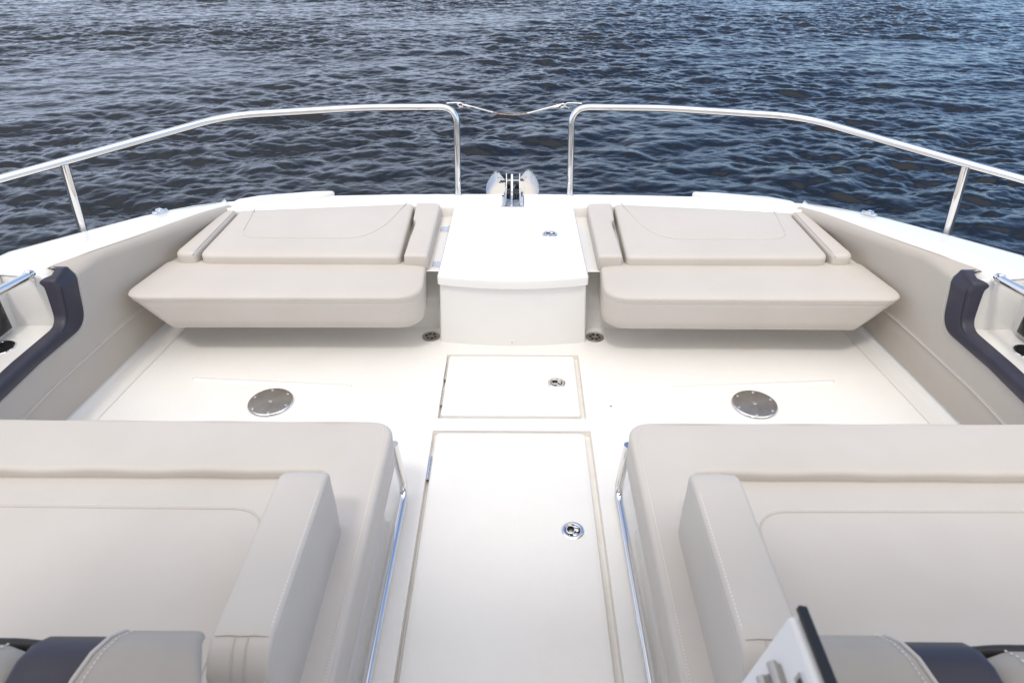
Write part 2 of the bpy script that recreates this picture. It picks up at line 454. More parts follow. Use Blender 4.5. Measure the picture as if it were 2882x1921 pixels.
# -- upholstered side lining
ZROWS = [.036, .075, .11, .14, .165, .172, .20, .235, .262, .288]
def face(y, z):
    """|x| of the upholstered side at height z, rolling outward over the top"""
    xb = interp(XBOT, y); xt = interp(XTOP, y); zt = interp(ZTOP, y)
    xr = min(xt - .028, xb + .02); k = min(1, max(0, (z-.12)/(zt-.155)))
    x = xb + (xr-xb)*k
    if z > zt - .035:
        a = math.asin(min(1, (z-(zt-.035))/.038)); x += (xt-x)*(1-math.cos(a))
    return x
for s in (-1, 1):
    sp = MB()
    def px_(y, z): return s*(face(y, z) + .0025*math.exp(-((z-.1685)/.0035)**2))
    Y0 = 2.112
    rows = [[(px_(y, z), y, z) for z in ZROWS] for y in list(np.arange(-.6, 2.08, .09)) + [Y0]]
    sp.rings(rows, False)
    rows = []
    for d in [0, .03, .07, .11, .16, .22, .30, .40, .50, .62, .74, .86, .94, 1.0]:
        row = []
        for z in ZROWS: row.append((px_(Y0+d, z), Y0+d, z))
        f_ = 1 - d/1.0
        def yy(z): return Y0 + d + f_*.62*max(0, z-.30)
        zt = interp(ZTOP, Y0+d+f_*.05)
        for z in np.linspace(.30, zt-.036, 4): row.append((px_(yy(z), z), yy(z), z))
        for j in range(1, 9):
            z = zt-.035 + .0379*math.sin(math.pi/2*j/8); row.append((px_(yy(z), z), yy(z), z))
        row.append((row[-1][0]+s*.012, row[-1][1], row[-1][2]-.004))
        rows.append(row)
    sp.rings(rows, False)
    panel = sp.build('side_lining', M['wallvinyl'], boat, angle=60)
    pp = MB(); pp.tube([(s*(face(y, .17)+.0005), y, .1685) for y in np.arange(-.5, 3.0, .06)], .0042, 8); pp.build('piping', M['seam'], panel)
    st = MB(); st.dashes([(s*(face(y, .176)-.0006), y, .1772) for y in np.arange(.9, 2.75, .06)]); st.build('stitching', M['stitch'], panel)
    # stitched hem along the navy trim
    hem = dense(_fillet([(.9, .261), (2.184, .266), (2.232, .44), (2.246, .478)], [0, .085, .03, 0], 9, False), .012)
    st = MB(); st.dashes([(s*(face(y, z)-.0012), y, z) for y, z in hem]); st.build('stitching', M['stitch'], panel)
    # navy padded trim around the pocket opening
    inner = _fillet([(-.55, .270), (2.174, .274), (2.214, .41), (2.236, .471)], [0, .085, .03, 0], 9, False)
    outer = _fillet([(2.134, .463), (2.120, .41), (2.092, .320), (-.55, .313)], [0, .03, .06, 0], 9, False)
    def even(p, k=12):
        out = []
        for q, w in zip(p, p[1:]):
            n = k if math.dist(q, w) > .06 else 1
            out += [(q[0]+(w[0]-q[0])*j/n, q[1]+(w[1]-q[1])*j/n) for j in range(n)]
        return out + [p[-1]]
    oo = list(outer)[::-1]; ii = list(inner)
    def even2(p, r, k=14):
        o1, o2 = [], []
        for i in range(len(p)-1):
            n = k if math.dist(p[i], p[i+1]) > .05 else 2
            for j in range(n):
                t = j/n
                o1.append((p[i][0]+(p[i+1][0]-p[i][0])*t, p[i][1]+(p[i+1][1]-p[i][1])*t)); o2.append((r[i][0]+(r[i+1][0]-r[i][0])*t, r[i][1]+(r[i+1][1]-r[i][1])*t))
        return o1 + [p[-1]], o2 + [r[-1]]
    ii, oo = even2(ii, oo)
    nv = MB()
    sec = [(0, .046), (0, .012)] + [(.16*(1-math.cos(t)), .012*(1-math.sin(t))) for t in np.linspace(.4, math.pi/2, 5)] + [(.4, -.002), (.6, -.002)] + [(1-.20*(1-math.sin(t)), .014*(1-math.cos(t))) for t in np.linspace(0, math.pi/2-.3, 5)] + [(1, .02), (1, .044)]
    rings = []
    for p, q in zip(ii, oo):
        ring = []
        for t, h in sec:
            yy, zz = p[0]+(q[0]-p[0])*t, p[1]+(q[1]-p[1])*t
            ring.append((s*(face(yy, min(zz, .466)) - .007 + h*(1 + max(0, h-.02)/.03*max(0, zz-.32)*3.2)), yy, zz))
        rings.append(ring)
    last = rings[-1]; cxm = sum(p[0] for p in last)/len(last); cym = sum(p[1] for p in last)/len(last)
    for dz_, k in ((.005, .97), (.010, .88), (.014, .68), (.016, .38)): rings.append([(cxm+(p[0]-cxm)*k, cym+(p[1]-cym)*k, p[2]+dz_) for p in last])
    nv.rings(rings, False); nv.add(rings[-1], [tuple(range(len(sec)))])
    trim = nv.build('padded_trim', M['navy'], panel, angle=85)
    ns = MB(); sl = dense(_fillet([(.6, .3085), (2.098, .314), (2.137, .452)], [0, .06, 0], 9, False), .02)
    ns.tube([(s*(face(a, b) - .004), a, b) for a, b in sl], .0013, 6)
    ns.build('seam', M['darkstitch'], trim)

# -- locker box in the bow with its lid
def bowed(hw, yc, ym, n=14): return [(hw*(-1+2*i/n), yc + (ym-yc)*(1-((-1+2*i/n))**2)) for i in range(n+1)]
lb = MB()
lower = bowed(.308, 2.488, 2.458); upper = bowed(.293, 2.464, 2.428)
def ringat(t, z, g=0):
    f_ = [(a[0]*(1-t)+b[0]*t, a[1]*(1-t)+b[1]*t) for a, b in zip(lower, upper)]
    hw = f_[-1][0]
    return [(x, y, z) for x, y in f_] + [(hw, 3.17, z), (-hw, 3.17, z)]
lb.rings([ringat(0, 0), ringat(.25, .08), ringat(.5, .16), ringat(.75, .235), ringat(1, .292)], True, False, True)
lb.build('locker_box', M['gel'], boat, bevel=.008)
sc = MB(); sc.lathe([(.0001, .004), (.003, .004), (.009, .003), (.0095, 0)], (0,0,0), 20, M_=Matrix.Rotation(R(90), 3, 'X')); sc.lathe([(.0025, .0045), (.0001, .0045)], (0,0,0), 10, 1, M_=Matrix.Rotation(R(90), 3, 'X'))
sc.build('drain_stud', [M['white'], M['hole']], boat, loc=(-.003, 2.458, .020))
ld = MB()
lo = fillet(bowed(.300, 2.449, 2.412) + [(.289, 3.168), (-.289, 3.168)], [.012] + [.001]*13 + [.012, .004, .004], 3)
ld.pad(lo, [(.004, .292), (.0, .296), (0, .326), (.002, .332), (.006, .336), (.02, .337)])
lid = ld.build('locker_lid', M['gel'], boat)
def latch(parent, loc, rot, tilt=0):
    b = MB(); r = .0325
    b.lathe([(r, 0), (r, .0016), (r-.003, .0036), (r-.009, .0042), (r-.0105, .0034)], (0,0,0), 48, 0)
    # recess: keyhole shaped dark floor
    b.lathe([(r-.0105, .0034), (r-.0106, .0010), (.0001, .0008)], (0,0,0), 48, 1)
    # flat chrome web filling the sides of the recess
    for sg in (-1, 1):
        o = fillet([(.000, sg*.0135), (.006, sg*.010), (.0185, sg*.0095), (.0125, sg*.0185), (.004, sg*.0218)][::sg], .003)
        b.pad(o, [(0, .001), (0, .0034), (.0006, .0038)], mi=0)
    # pull ring
    ring = [(-.006 + .0118*math.cos(a), .0142*math.sin(a), .0042) for a in np.linspace(0, 2*math.pi, 30)[:-1]]
    b.tube(ring, .0024, 8, closed=True)
    b.tube([(.0055, 0, .0042), (.011, 0, .0044)], .0042, 10)
    b.lathe([(.0058, .001), (.0058, .0052), (.0035, .0062), (.0034, .003), (.0001, .0028)], (.0125, 0, 0), 20, 0)
    b.lathe([(.006, .001), (.006, .002), (.004, .0032), (.0001, .0034)], (-.005, -.004, 0), 16, 2)
    o = b.build('pull_latch', [M['chrome'], M['black'], M['steel']], parent); o.location = loc; o.rotation_euler = (0, 0, rot); o.scale = (1.06,)*3
    return o
def hinge(parent, x, y0, y1, z, n=5, r=.0042):
    b = MB(); L = (y1-y0)/n
    for i in range(n): b.tube([(x, y0+i*L+.0006, z), (x, y0+(i+1)*L-.0006, z)], r, 14)
    b.tube([(x, y0, z), (x, y1, z)], r*.7, 8)
    b.box(x-.016, x, y0, y1, z-.0035, z-.0018)
    return b.build('hinge', M['chrome'], parent)
latch(lid, (.160, 2.843, .3365), R(10))
for y in (3.02, 2.655):
    b = MB()
    b.box(-.340, -.296, y-.025, y+.025, .2805, .2835); b.tube([(-.303, y-.025, .286), (-.303, y+.025, .286)], .0045, 12)
    for q in (-.014, .014): b.lathe([(.0042, .0), (.0036, .0016), (.0001, .002)], (-.327, y+q, .2835), 14)
    b.build('hinge', M['chrome'], lid)

# -- floor hatches
def hatch(x0, x1, y0, y1, latchpos, hinges):
    b = MB(); o = fillet([(x0, y0), (x1, y0), (x1, y1), (x0, y1)], [.012, .012, .022, .022])
    b.pad(o, [(0, -.021), (0, -.003), (.0015, .0), (.004, .0012), (.02, .0014)])
    h = b.build('floor_hatch', M['deck'], boat)
    latch(h, latchpos, R(-8))
    for a, c in hinges: hinge(h, x0-.0035, a, c, .0012)
    return h
hatch(-.262, .252, 1.990, 2.382, (.172, 2.192, .0012), ((2.214, 2.318), (2.052, 2.154)))
hatch(-.268, .258, .215, 1.896, (.186, 1.447, .0012), ((1.663, 1.768),))

# -- drains and table base plates
for s in (-1, 1):
    d = MB(); seg = 48
    d.lathe([(.0385, 0), (.0385, .0015), (.036, .0032), (.0255, .0034), (.0245, .0026)], (0,0,0), seg)
    d.lathe([(.0250, .0026), (.0249, -.001), (.0001, -.0012)], (0,0,0), seg, 1)
    d.lathe([(.0095, -.001), (.0095, .003), (.005, .0034), (.0045, .0028), (.0001, .0028)], (0,0,0), 24)
    for k in range(6):
        a = k*math.pi/3 + .3; c, sn = math.cos(a), math.sin(a)
        q = [(.007, -.0038), (.0252, -.0026), (.0252, .0026), (.007, .0038)]
        d.pad([(x*c-y*sn, x*sn+y*c) for x, y in q], [(0, -.001), (0, .0026), (.0006, .0031)])
    d.build('floor_drain', [M['steel'], M['hole']], boat, loc=(s*.352, 2.526, .0012))
plate_screw = None
for s in (-1, 1):
    p = MB(); r = .0845
    p.lathe([(r, 0), (r, .002), (r-.003, .0068), (r-.0055, .008)], (0,0,0), 64, 1)
    p.lathe([(r-.0055, .008), (r-.010, .0083), (.0001, .0083)], (0,0,0), 64, 0)
    pl = p.build('table_base_plate', [M['steel'], M['chrome']], boat, loc=(s*.904, 2.061, .0012))
    for k in range(7):
        if plate_screw is None:
            b = MB(); b.lathe([(.0058, .0), (.0056, .0012), (.0040, .0018), (.0037, .0008), (.0001, .0006)], (0,0,0), 18, 0); b.box(-.0036, .0036, -.0008, .0008, .0004, .0009, 1)
            plate_screw = b.build('screw', [M['chrome'], M['hole']], pl); o = plate_screw
        else:
            o = plate_screw.copy(); C.objects.link(o); o.parent = pl
        if k == 6: o.location = (0, 0, .0083); o.scale = (1.4, 1.4, 1); o.rotation_euler = (0, 0, .9)
        else:
            a = k*math.pi/3 + R(20)*s; o.location = (.069*math.cos(a), .069*math.sin(a), .0083); o.rotation_euler = (0, 0, a*1.7); o.scale = (1, 1, 1)

# -- guard rails
TR = .0153
for s in (-1, 1):
    g = MB()
    path = [(.279, 3.320, .325), (.272, 3.355, .755), (.70, 3.33, .758), (1.305, 3.205, .752), (1.75, 2.628, .728), (2.02, 2.30, .712), (2.25, 1.6, .70), (2.25, .2, .69)]
    path = fillet(mir(s, path), [0, .085, .1, .14, .1, .3, .3, 0], 10, closed=False)
    g.tube(path, TR, 20)
    g.lathe([(.0175, 0), (.0175, .002), (.0155, .004)], (s*.279, 3.320, .334), 28)
    rail = g.build('guard_rail', M['chrome'], boat)
    b = MB(); b.tube([(s*1.775, 2.648, .43), (s*1.742, 2.628, .722)], TR*1.1, 18)
    b.build('stanchion', M['chrome'], rail)
    b = MB()   # bent wire eye for the safety line
    e = [(.318, 3.358, .772), (.285, 3.360, .7735), (.250, 3.361, .7735), (.238, 3.361, .766), (.244, 3.362, .755), (.262, 3.360, .748)]
    b.tube(fillet(mir(s, e), .008, 4, closed=False), .0028, 8); b.build('wire_eye', M['chrome'], rail)

# -- deck cleats
for s in (-1, 1):
    c = MB()
    o = fillet([(-.047, -.021), (.047, -.021), (.047, .021), (-.047, .021)], .021)
    c.pad(o, [(0, 0), (0, .003), (.003, .008), (.009, .010), (.013, .0105)])
    o = fillet([(-.018, -.023), (.018, -.023), (.018, .023), (-.018, .023)], .008)
    c.pad(o, [(0, .001), (.0, .012), (.001, .016), (.005, .0195), (.009, .0205)])
    c.tube([(-.044, 0, .0105), (.044, 0, .0105)], .0035, 8)
    ob = c.build('deck_cleat', M['chrome'], boat, loc=(s*1.553, 2.868, .426))
    ob.scale = (.74, .74, .70)
    ob.rotation_euler = (Matrix.Rotation(R(90 + 32*s), 4, 'Z') @ Matrix.Rotation(R(5), 4, 'Y')).to_euler()

# -- moulded seat bases and the tube frames along them
for s in (-1, 1):
    b = MB(); o = [(.378, -.3), (1.56, -.3), (1.56, 1.47), (.378, 1.47)]
    o = fillet([(s*a, c) for a, c in o][::s], [0, 0, .03, .06])
    b.pad(o, [(-.012, 0), (-.003, .010), (0, .03), (.004, .15), (.006, .215)]); b.build('seat_base', M['gel'], boat)
    f_ = MB(); f_.tube(fillet(mir(s, [(.350, 1.578, .225), (.336, 1.592, .016), (.341, 1.0, .016), (.341, -.3, .016)]), [0, .055, 0, 0], 12, closed=False), .0132, 18)
    f_.build('seat_frame_tube', M['chrome'], boat)

# -- anchor roller fitting
ar = MB()
ar.box(-.0405, .0285, 3.174, 3.30, .3055, .3085, 0)                       # tray plate
for x in (-.046, .030): ar.box(x, x+.0045, 3.174, 3.40, .285, .345, 1)   # cheek plates
for x in (-.0545, .0405):                                                # rounded guide tubes beside the cheeks
    ar.tube([(x, 3.174, .330), (x, 3.29, .330)], .0085, 14, mi=1)
    ar.box(x-.006, x+.006, 3.293, 3.312, .322, .337, 2)
for k in range(5):                                                       # ridged rubber roller
    r = .030 - abs(k-2)*.0035
    ar.tube([(-.036+k*.0125, 3.372, .318), (-.036+k*.0125+.0105, 3.372, .318)], r, 24, mi=2)
for t in range(5): ar.box(-.030+t*.0042, -.0275+t*.0042, 3.232, 3.237, .3085, .309, 2); ar.box(.0015+t*.0045, .0042+t*.0045, 3.232, 3.237, .3085, .309, 2)
ar.build('anchor_roller', [M['grey'], M['chrome'], M['black']], boat, bevel=.001)

# -- walk-through door leaf standing open beside the aisle
T = Vector((.318, .484, .95)); ax = Vector((0, -1, 0)); dn = Vector((-.228, 0, -.974)); nn = ax.cross(dn).normalized()
if nn.x > 0: nn = -nn
def leaf(a, b, h): return tuple(T + ax*a + dn*b + nn*h)       # a: aft along the top edge, b: down, h: out of the aisle face
dl = MB(); o = fillet([(.0, .006), (.55, .006), (.55, .70), (.0, .70)], [.010, .01, .01, .01])
dl.pad(o, [(0, -.024), (0, -.005), (.002, -.0015), (.005, 0)], leaf)
door = dl.build('walkthrough_door', M['white'], boat)
b = MB(); b.pad([(-.002, -.006), (.55, -.006), (.55, .0015), (-.002, .0015)], [(0, -.0155), (0, -.006), (.0015, -.005)], leaf); b.build('rubber_seal', M['black'], door)
b = MB()
o = fillet([(.030, .052), (.115, .052), (.115, .088), (.030, .088)], .004)
b.pad(o, [(0, 0), (0, .003), (.001, .004)], leaf, 0)
for a0, b0, w in ((.036, .056, .006), (.036, .084, .006)):
    b.tube([leaf(a0-.006, b0, .008), leaf(a0+.06, b0, .008)], w, 10)
b.tube([leaf(.050, .056, .009), leaf(.050, .084, .009)], .0045, 10)
b.tube([leaf(.044, .066, .004), leaf(.044, .066, .013)], .0055, 12)
b.pad(fillet([(.058, .060), (.10, .060), (.10, .080), (.058, .080)], .003), [(0, .004), (0, .009), (.001, .010)], leaf, 1)
b.build('door_latch', [M['steel'], M['darksteel']], door)
b = MB(); b.pad(fillet([(.060, .018), (.084, .018), (.084, .034), (.060, .034)], .003), [(0, 0), (0, .003), (.001, .004)], leaf, 0)
b.pad(fillet([(.066, .022), (.078, .022), (.078, .030), (.066, .030)], .002), [(0, .004), (0, .0045)], leaf, 1)
b.build('catch_plate', [M['chrome'], M['darksteel']], door)

# -- helm side behind the bow: consoles left and right of the walk-through, hardtop overhead
for s in (-1, 1):
    b = MB(); o = fillet([(s*a, c) for a, c in [(.40, -.9), (1.60, -.9), (1.60, .395), (.40, .395)]][::s], .03)
    b.pad(o, [(0, .0), (0, .66), (.006, .69), (.02, .70)]); b.build('helm_console', M['gel'], boat)
b = MB(); o = fillet([(-1.55, -3.6), (1.55, -3.6), (1.40, -.02), (-1.40, -.02)], [.2, .2, .25, .25])
b.pad(o, [(.03, 2.32), (0, 2.35), (0, 2.38), (.05, 2.42), (.3, 2.45)]); top = b.build('hardtop', M['gel'], boat)
for s in (-1, 1):
    for y0, y1 in ((-.75, -.25), (-3.1, -2.9)):
        b = MB(); b.tube([(s*1.58, y0, .0), (s*1.40, y1, 2.34)], .035, 14); b.build('hardtop_post', M['hull'], boat)

# ------------------------------------------------------------------ loose cushions in the bow
def piping(path, r, name, parent, m='seam', closed=False):
    b = MB(); b.tube(path, r, 8, closed=closed); return b.build(name, M[m], parent)

GB = 'loose bow cushions'
for s in (-1, 1):
    W = SIDE[s]
    # front flap cushion hanging over the edge
    o = [(.366, 2.655), (1.458, 2.662), (1.518, 2.334), (.350, 2.340)]
    o = fillet([(s*a, b) for a, b in o][::s], [.02, .05, .085, .12][::s], 10)
    def tff(x, y, z):
        d = max(0., .292 - z); e = max(0., (abs(x)-1.15)/.34)**1.5
        return (x - s*d*.85*min(1, e), y + d*.10*(1 if y < 2.45 else 0), z)
    z1 = .300
    pr = [(.03, .143), (.012, .146), (.003, .155)] + [(0, z) for z in (.19, .22, .25, .272)] + [(.0015, .2755), (.0, .279)] + [(.014*(1-math.cos(t)), z1-.014+.014*math.sin(t)) for t in np.linspace(.2, math.pi/2, 6)] + [(.03, z1+.003), (.055, z1+.005), (.08, z1+.0055)]
    b = MB(); b.pad(o, pr, tff)
    flap = b.build('seat_cushion', M['vinyl'], angle=70)
    tag(flap, f'long beige front cushion overhanging the floor, {W} of the white locker', 'cushion', GB)
    o = o.fine(.05)
    piping([tff(p[0], p[1], .2765) for p in o.ring(.001)], .0028, 'piping', flap, closed=True)
    st = MB(); st.dashes([tff(p[0], p[1], .151) for p in o.ring(.004) if p[1] < 2.36], w=.0018)
    st.build('stitching', M['stitch'], flap)

    # broad sun pad
    o = [(.474, 2.604), (.479, 3.188), (1.288, 3.094), (1.303, 2.604)]
    o = [(.468, 2.604), (1.306, 2.606), (1.292, 3.090), (.482, 3.186)]
    oo = fillet([(s*a, b) for a, b in o][::s], [.03, .05, .02, .03][::s] if s > 0 else [.03, .02, .05, .03], 7)
    b = MB(); b.pad(oo, rprof(.279, .345, .016, crown=.005))
    pad = b.build('sun_pad', M['vinyl'], angle=70)
    tag(pad, f'broad beige sun pad with curved inset seam, {W} of the white locker', 'cushion', GB)
    path = fillet([(.515, 3.178, 0), (.575, 2.90, 0), (.66, 2.765, 0), (1.185, 2.770, 0), (1.222, 3.094, 0)], [0, .10, .12, .08, 0], 9, closed=False)
    path = mir(s, dense(path, .03))
    def tz(x, y): 
        return .3497
    piping([(p[0], p[1], .3503) for p in path], .0020, 'piping', pad)
    st = MB(); st.dashes([(p[0], p[1]+.007, .3508) for p in path], w=.0018); st.build('stitching', M['stitch'], pad)

    # narrow side strip along the lining
    o = [(1.322, 2.612), (1.414, 2.616), (1.366, 3.094), (1.306, 3.086)]
    oo = fillet([(s*a, b) for a, b in o][::s], [.02, .05, .02, .02] if s > 0 else [.02, .02, .05, .02], 7)
    b = MB(); b.pad(oo, rprof(.279, .350, .02, crown=.0))
    side = b.build('side_bolster', M['vinyl'], angle=70)
    tag(side, f'narrow beige strip cushion between {W} sun pad and side lining', 'cushion', GB)
    piping(mir(s, [(1.330, 2.613, .3425), (1.329, 2.66, .3475), (1.3155, 3.075, .3475)]), .0022, 'piping', side)

    # inner bolster beside the locker, with a finger notch
    o = [(.352, 2.598), (.452, 2.600), (.450, 2.78), (.447, 2.86), (.447, 2.96), (.462, 2.99), (.470, 3.178), (.350, 3.172)]
    oo = fillet([(s*a, b) for a, b in o][::s], [.015, .012, .02, .02, .02, .02, .012, .03] if s > 0 else [.03, .012, .02, .02, .02, .02, .012, .015], 5)
    b = MB(); b.pad(oo, rprof(.281, .352, .014, crown=.0))
    inn = b.build('inner_bolster', M['vinyl'], angle=70)
    tag(inn, f'narrow notched beige bolster between {W} sun pad and white locker', 'cushion', GB)
    pth = mir(s, [(.3545, 2.602, .300), (.3545, 2.603, .335), (.357, 2.615, .346), (.3565, 3.15, .346)])
    piping(pth, .002, 'piping', inn)
    st = MB(); st.dashes([(p[0]+s*.006, p[1], p[2]+.0035) for p in dense(pth[2:], .05)], w=.0015); st.dashes([(p[0]+s*.006, p[1]-.002, p[2]) for p in dense(pth[:3], .02)], w=.0015); st.build('stitching', M['stitch'], inn)

# ------------------------------------------------------------------ near seats
GS = 'bow seats nearest the helm'
for s in (-1, 1):
    W = SIDE[s]
    root = empty('bow_seat', (s*.95, 1.05, .215))
    tag(root, f'wide beige {W} near seat cushion with raised front roll', 'seat', GS)
    off = Vector((-s*.95, -1.05, -.215))
    def sub(o): o.location = off; o.parent = root; return o
    # raised border: thigh roll in front and strip along the aisle
    o = [(.338, .30), (.488, .30), (.488, 1.346), (1.56, 1.346), (1.56, 1.556), (.331, 1.552)]
    oo = fillet([(s*a, b) for a, b in o][::s], [.005, .005, .01, .005, .01, .07] if s > 0 else [.07, .01, .005, .01, .005, .005], 8)
    oo = oo.fine(.06)
    def wob(x, y, z):
        k = .0025*math.sin(abs(x)*23 + 1.3) * math.exp(-((y-1.346)/.05)**2) if abs(x) > .45 else 0
        return (x, y + k, z + .0012*math.sin(x*19 + y*7)*(z > .32))
    b = MB(); b.pad(oo, [(.012, .216), (.004, .220), (0, .228), (0, .31)] + [(.015*(1-math.cos(t)), .322+.015*math.sin(t)) for t in np.linspace(0, math.pi/2, 7)], wob)
    roll = sub(b.build('thigh_roll', M['vinyl'], angle=70))
    # recessed seat panel
    o = [(.480, .30), (1.56, .30), (1.56, 1.352), (.480, 1.352)]
    oo = [(s*a, b) for a, b in o][::s]
    b = MB(); b.pad(fillet(oo, .004, 2).fine(.08), [(0, .216), (0, .30), (.003, .3065), (.02, .310), (.05, .3115)])
    panel = sub(b.build('seat_panel', M['vinyl'], angle=70))
    path = mir(s, dense(fillet([(.605, .72, .3105), (.605, 1.232, .3117), (1.54, 1.238, .3117)], [0, .09, 0], 10, closed=False), .04))
    pp = piping(path, .0028, 'piping', panel)
    st = MB(); st.dashes([(p[0]-s*.0, p[1]+.009, p[2]+.0006) for p in path if p[1] > 1.18], w=.0017, gap=.0075); st.build('stitching', M['stitch'], panel)
    # twin-stitched seam along the aisle edge
    def edge(x, z): return mir(s, dense([(x, .32, z), (x, 1.478, z), (x+.006, 1.508, z), (x+.018, 1.530, z)], .05))
    piping(edge(.3432, .3332), .0016, 'piping', roll)
    st = MB(); st.dashes(edge(.3515, .3377), w=.0020, gap=.0075); st.build('stitching', M['stitch'], roll)
    st = MB(); st.dashes(edge(.3374, .3195), w=.0018, gap=.0075); st.build('stitching', M['stitch'], roll)

    # padded armrest
    z1 = .535
    arm = MB()
    yl = [.655, .662, .676, .70, .726, .76, .80, .90, 1.0, 1.08, 1.105, 1.125, 1.140, 1.150, 1.156, 1.158]
    zt = {.655: .40, .662: .46, .676: .505, .70: .532, .726: .541}
    rings = []
    for y in yl:
        if y <= .726: top = zt[y]
        else: top = .541 - (y-.726)*.015
        if y > 1.10: top -= .04*(1-math.sqrt(max(0, 1-((y-1.10)/.0585)**2)))
        xi, xo = .398, .507
        ins = 0.
        if y > 1.125: ins = .010*((y-1.125)/.033)**2
        if y < .68: ins = .010*((.68-y)/.025)**2
        r = .011
        rg = [(xi+ins, y, .312), (xi+ins-.001, y, .36), (xi+ins-.002, y, .42), (xi+ins, y, max(.43, top-r-.03))]
        for t in np.linspace(0, math.pi/2, 5): rg.append((xi+ins+r*(1-math.cos(t)), y, max(.35, top-r+r*math.sin(t))))
        rg.append(((xi+xo)/2, y, top+.0035))
        for t in np.linspace(math.pi/2, 0, 5): rg.append((xo-ins-r*(1-math.cos(t)), y, max(.35, top-r+r*math.sin(t))))
        rg += [(xo-ins, y, max(.43, top-r-.03)), (xo-ins+.002, y, .36), (xo-ins, y, .312)]
        rings.append(mir(s, rg))
    arm.rings(rings, True, True, True)
    a = arm.build('armrest', M['vinyl'], angle=70)
    tag(a, f'tall padded beige armrest with twin stitching on {W} near seat', 'armrest', GS)
    e = [(.4005, .640, .40), (.4005, .652, .46), (.4005, .670, .503), (.400, .70, .5255), (.400, .74, .5315), (.400, 1.08, .527), (.4015, 1.12, .520), (.408, 1.147, .490)]
    e = [(.4005, .654, .40), (.4005, .659, .44), (.4005, .672, .49), (.400, .70, .5262), (.400, .74, .5345), (.400, 1.08, .5292), (.4015, 1.12, .522), (.405, 1.143, .500)]
    e = mir(s, dense(fillet(e, .03, 4, closed=False), .03))
    piping(e, .0017, 'piping', a)
    st = MB(); st.dashes([(p[0]+s*.007, p[1], p[2]+.0058) for p in e[6:]], w=.0020, gap=.0085, ln=.0055); st.dashes([(p[0]-s*.0012, p[1], p[2]-.010) for p in e[6:]], w=.0020, gap=.0085, ln=.0055); st.build('stitching', M['stitch'], a)
    # seams over the rounded near end
    b = MB(); zz = [(.724, .5415), (.70, .5335), (.676, .5068), (.662, .462), (.655, .41)]
    for x in (.440, .462): b.tube(mir(s, [(x, y-.0006, z+.002) for y, z in zz]), .0012, 6)
    b.tube(mir(s, [(.407, .724, .5405), (.43, .724, .5435), (.4525, .722, .5445), (.475, .724, .5435), (.499, .724, .5405)]), .0013, 6)
    b.build('seam', M['seam'], a)

    # backrest between seat and helm console
    br = empty('bolster_cushion', (s*.9, .5, .31))
    tag(br, f'rounded grey bolster, darkened for shade, with navy stripe at the bottom {W} corner', 'bolster', GS)
    offb = Vector((-s*.9, -.5, -.31))
    def subb(o): o.location = offb; o.parent = br; return o
    PR = [(.612, .34), (.618, .56), (.617, .66), (.610, .710), (.598, .738), (.578, .753), (.552, .757), (.520, .748), (.485, .728), (.452, .70), (.430, .66), (.415, .60), (.40, .34)]
    def sect(x0, x1, name, m, dz=0., dy=0., sh0=0., sh1=0., rnd=.01, bev=0.):
        b = MB(); rr = []
        for i in range(13):
            t = .5-.5*math.cos(math.pi*i/12); x = x0 + (x1-x0)*t
            e = min(t, 1-t)*(x1-x0); k = 0 if e > rnd else rnd*.6*(1-math.sqrt(max(0, 1-((rnd-e)/rnd)**2)))
            ring = []
            for y, z in PR:
                zz_ = z + dz*(z > .5) - k*(z > .6); yy = y + dy + (k if y < .52 else -k)
                ring.append((s*(x + (sh0+(sh1-sh0)*t)*(.6-y)/.1 + bev*(1-t)*max(0, .735-z)), yy, zz_))
            rr.append(ring)
        b.rings(rr, False, False, False)
        b.add(rr[0], [tuple(range(len(PR)))]); b.add(rr[-1], [tuple(range(len(PR)))])
        return subb(b.build(name, m, angle=60))
    inner = sect(.420, .534, 'inner_pad', M['shadevinyl'], sh0=-.034, sh1=.037, rnd=.010, bev=.5)
    sect(.536, .648, 'navy_stripe', M['navy'], dz=-.010, dy=-.003, sh0=.037, sh1=.012, rnd=.010)
    outer_ = sect(.650, 1.45, 'outer_pad', M['shadevinyl'], dz=-.020, dy=-.010, sh0=.012, rnd=.05)
    piping([(s*(.5325 + .037*(.6-y)/.1), y, z-.0015) for y, z in PR[1:-2]], .0032, 'piping', inner)
    st = MB(); st.dashes([(s*(.519 + .035*(.6-y)/.1), y, z+.0012) for y, z in PR[3:-2]], w=.0014, gap=.0062); st.build('stitching', M['stitch'], inner)
    st = MB(); st.dashes([(s*(.700+(.6-y)*.1), y-.010, z-.0188) for y, z in PR[4:-2]], w=.0025, gap=.010); st.build('stitching', M['stitch'], outer_)
    # dark quilted roll in front of the stripe and outer pad
    b = MB(); rr = []
    for i in range(60):
        x = .555 + i*.0155; w_ = .0022*math.sin(i*.8) + .002*math.sin(i*.37+1)
        rr.append([(s*x, .603 + .011*min(1, .35+i*.05)*math.cos(t) + w_*.4, .694 + .013*min(1, .35+i*.05)*math.sin(t) + w_*.5) for t in np.linspace(0, 2*math.pi, 14)[:-1]])
    b.rings(rr, True, True, True); subb(b.build('quilted_roll', M['quilt'], angle=70))

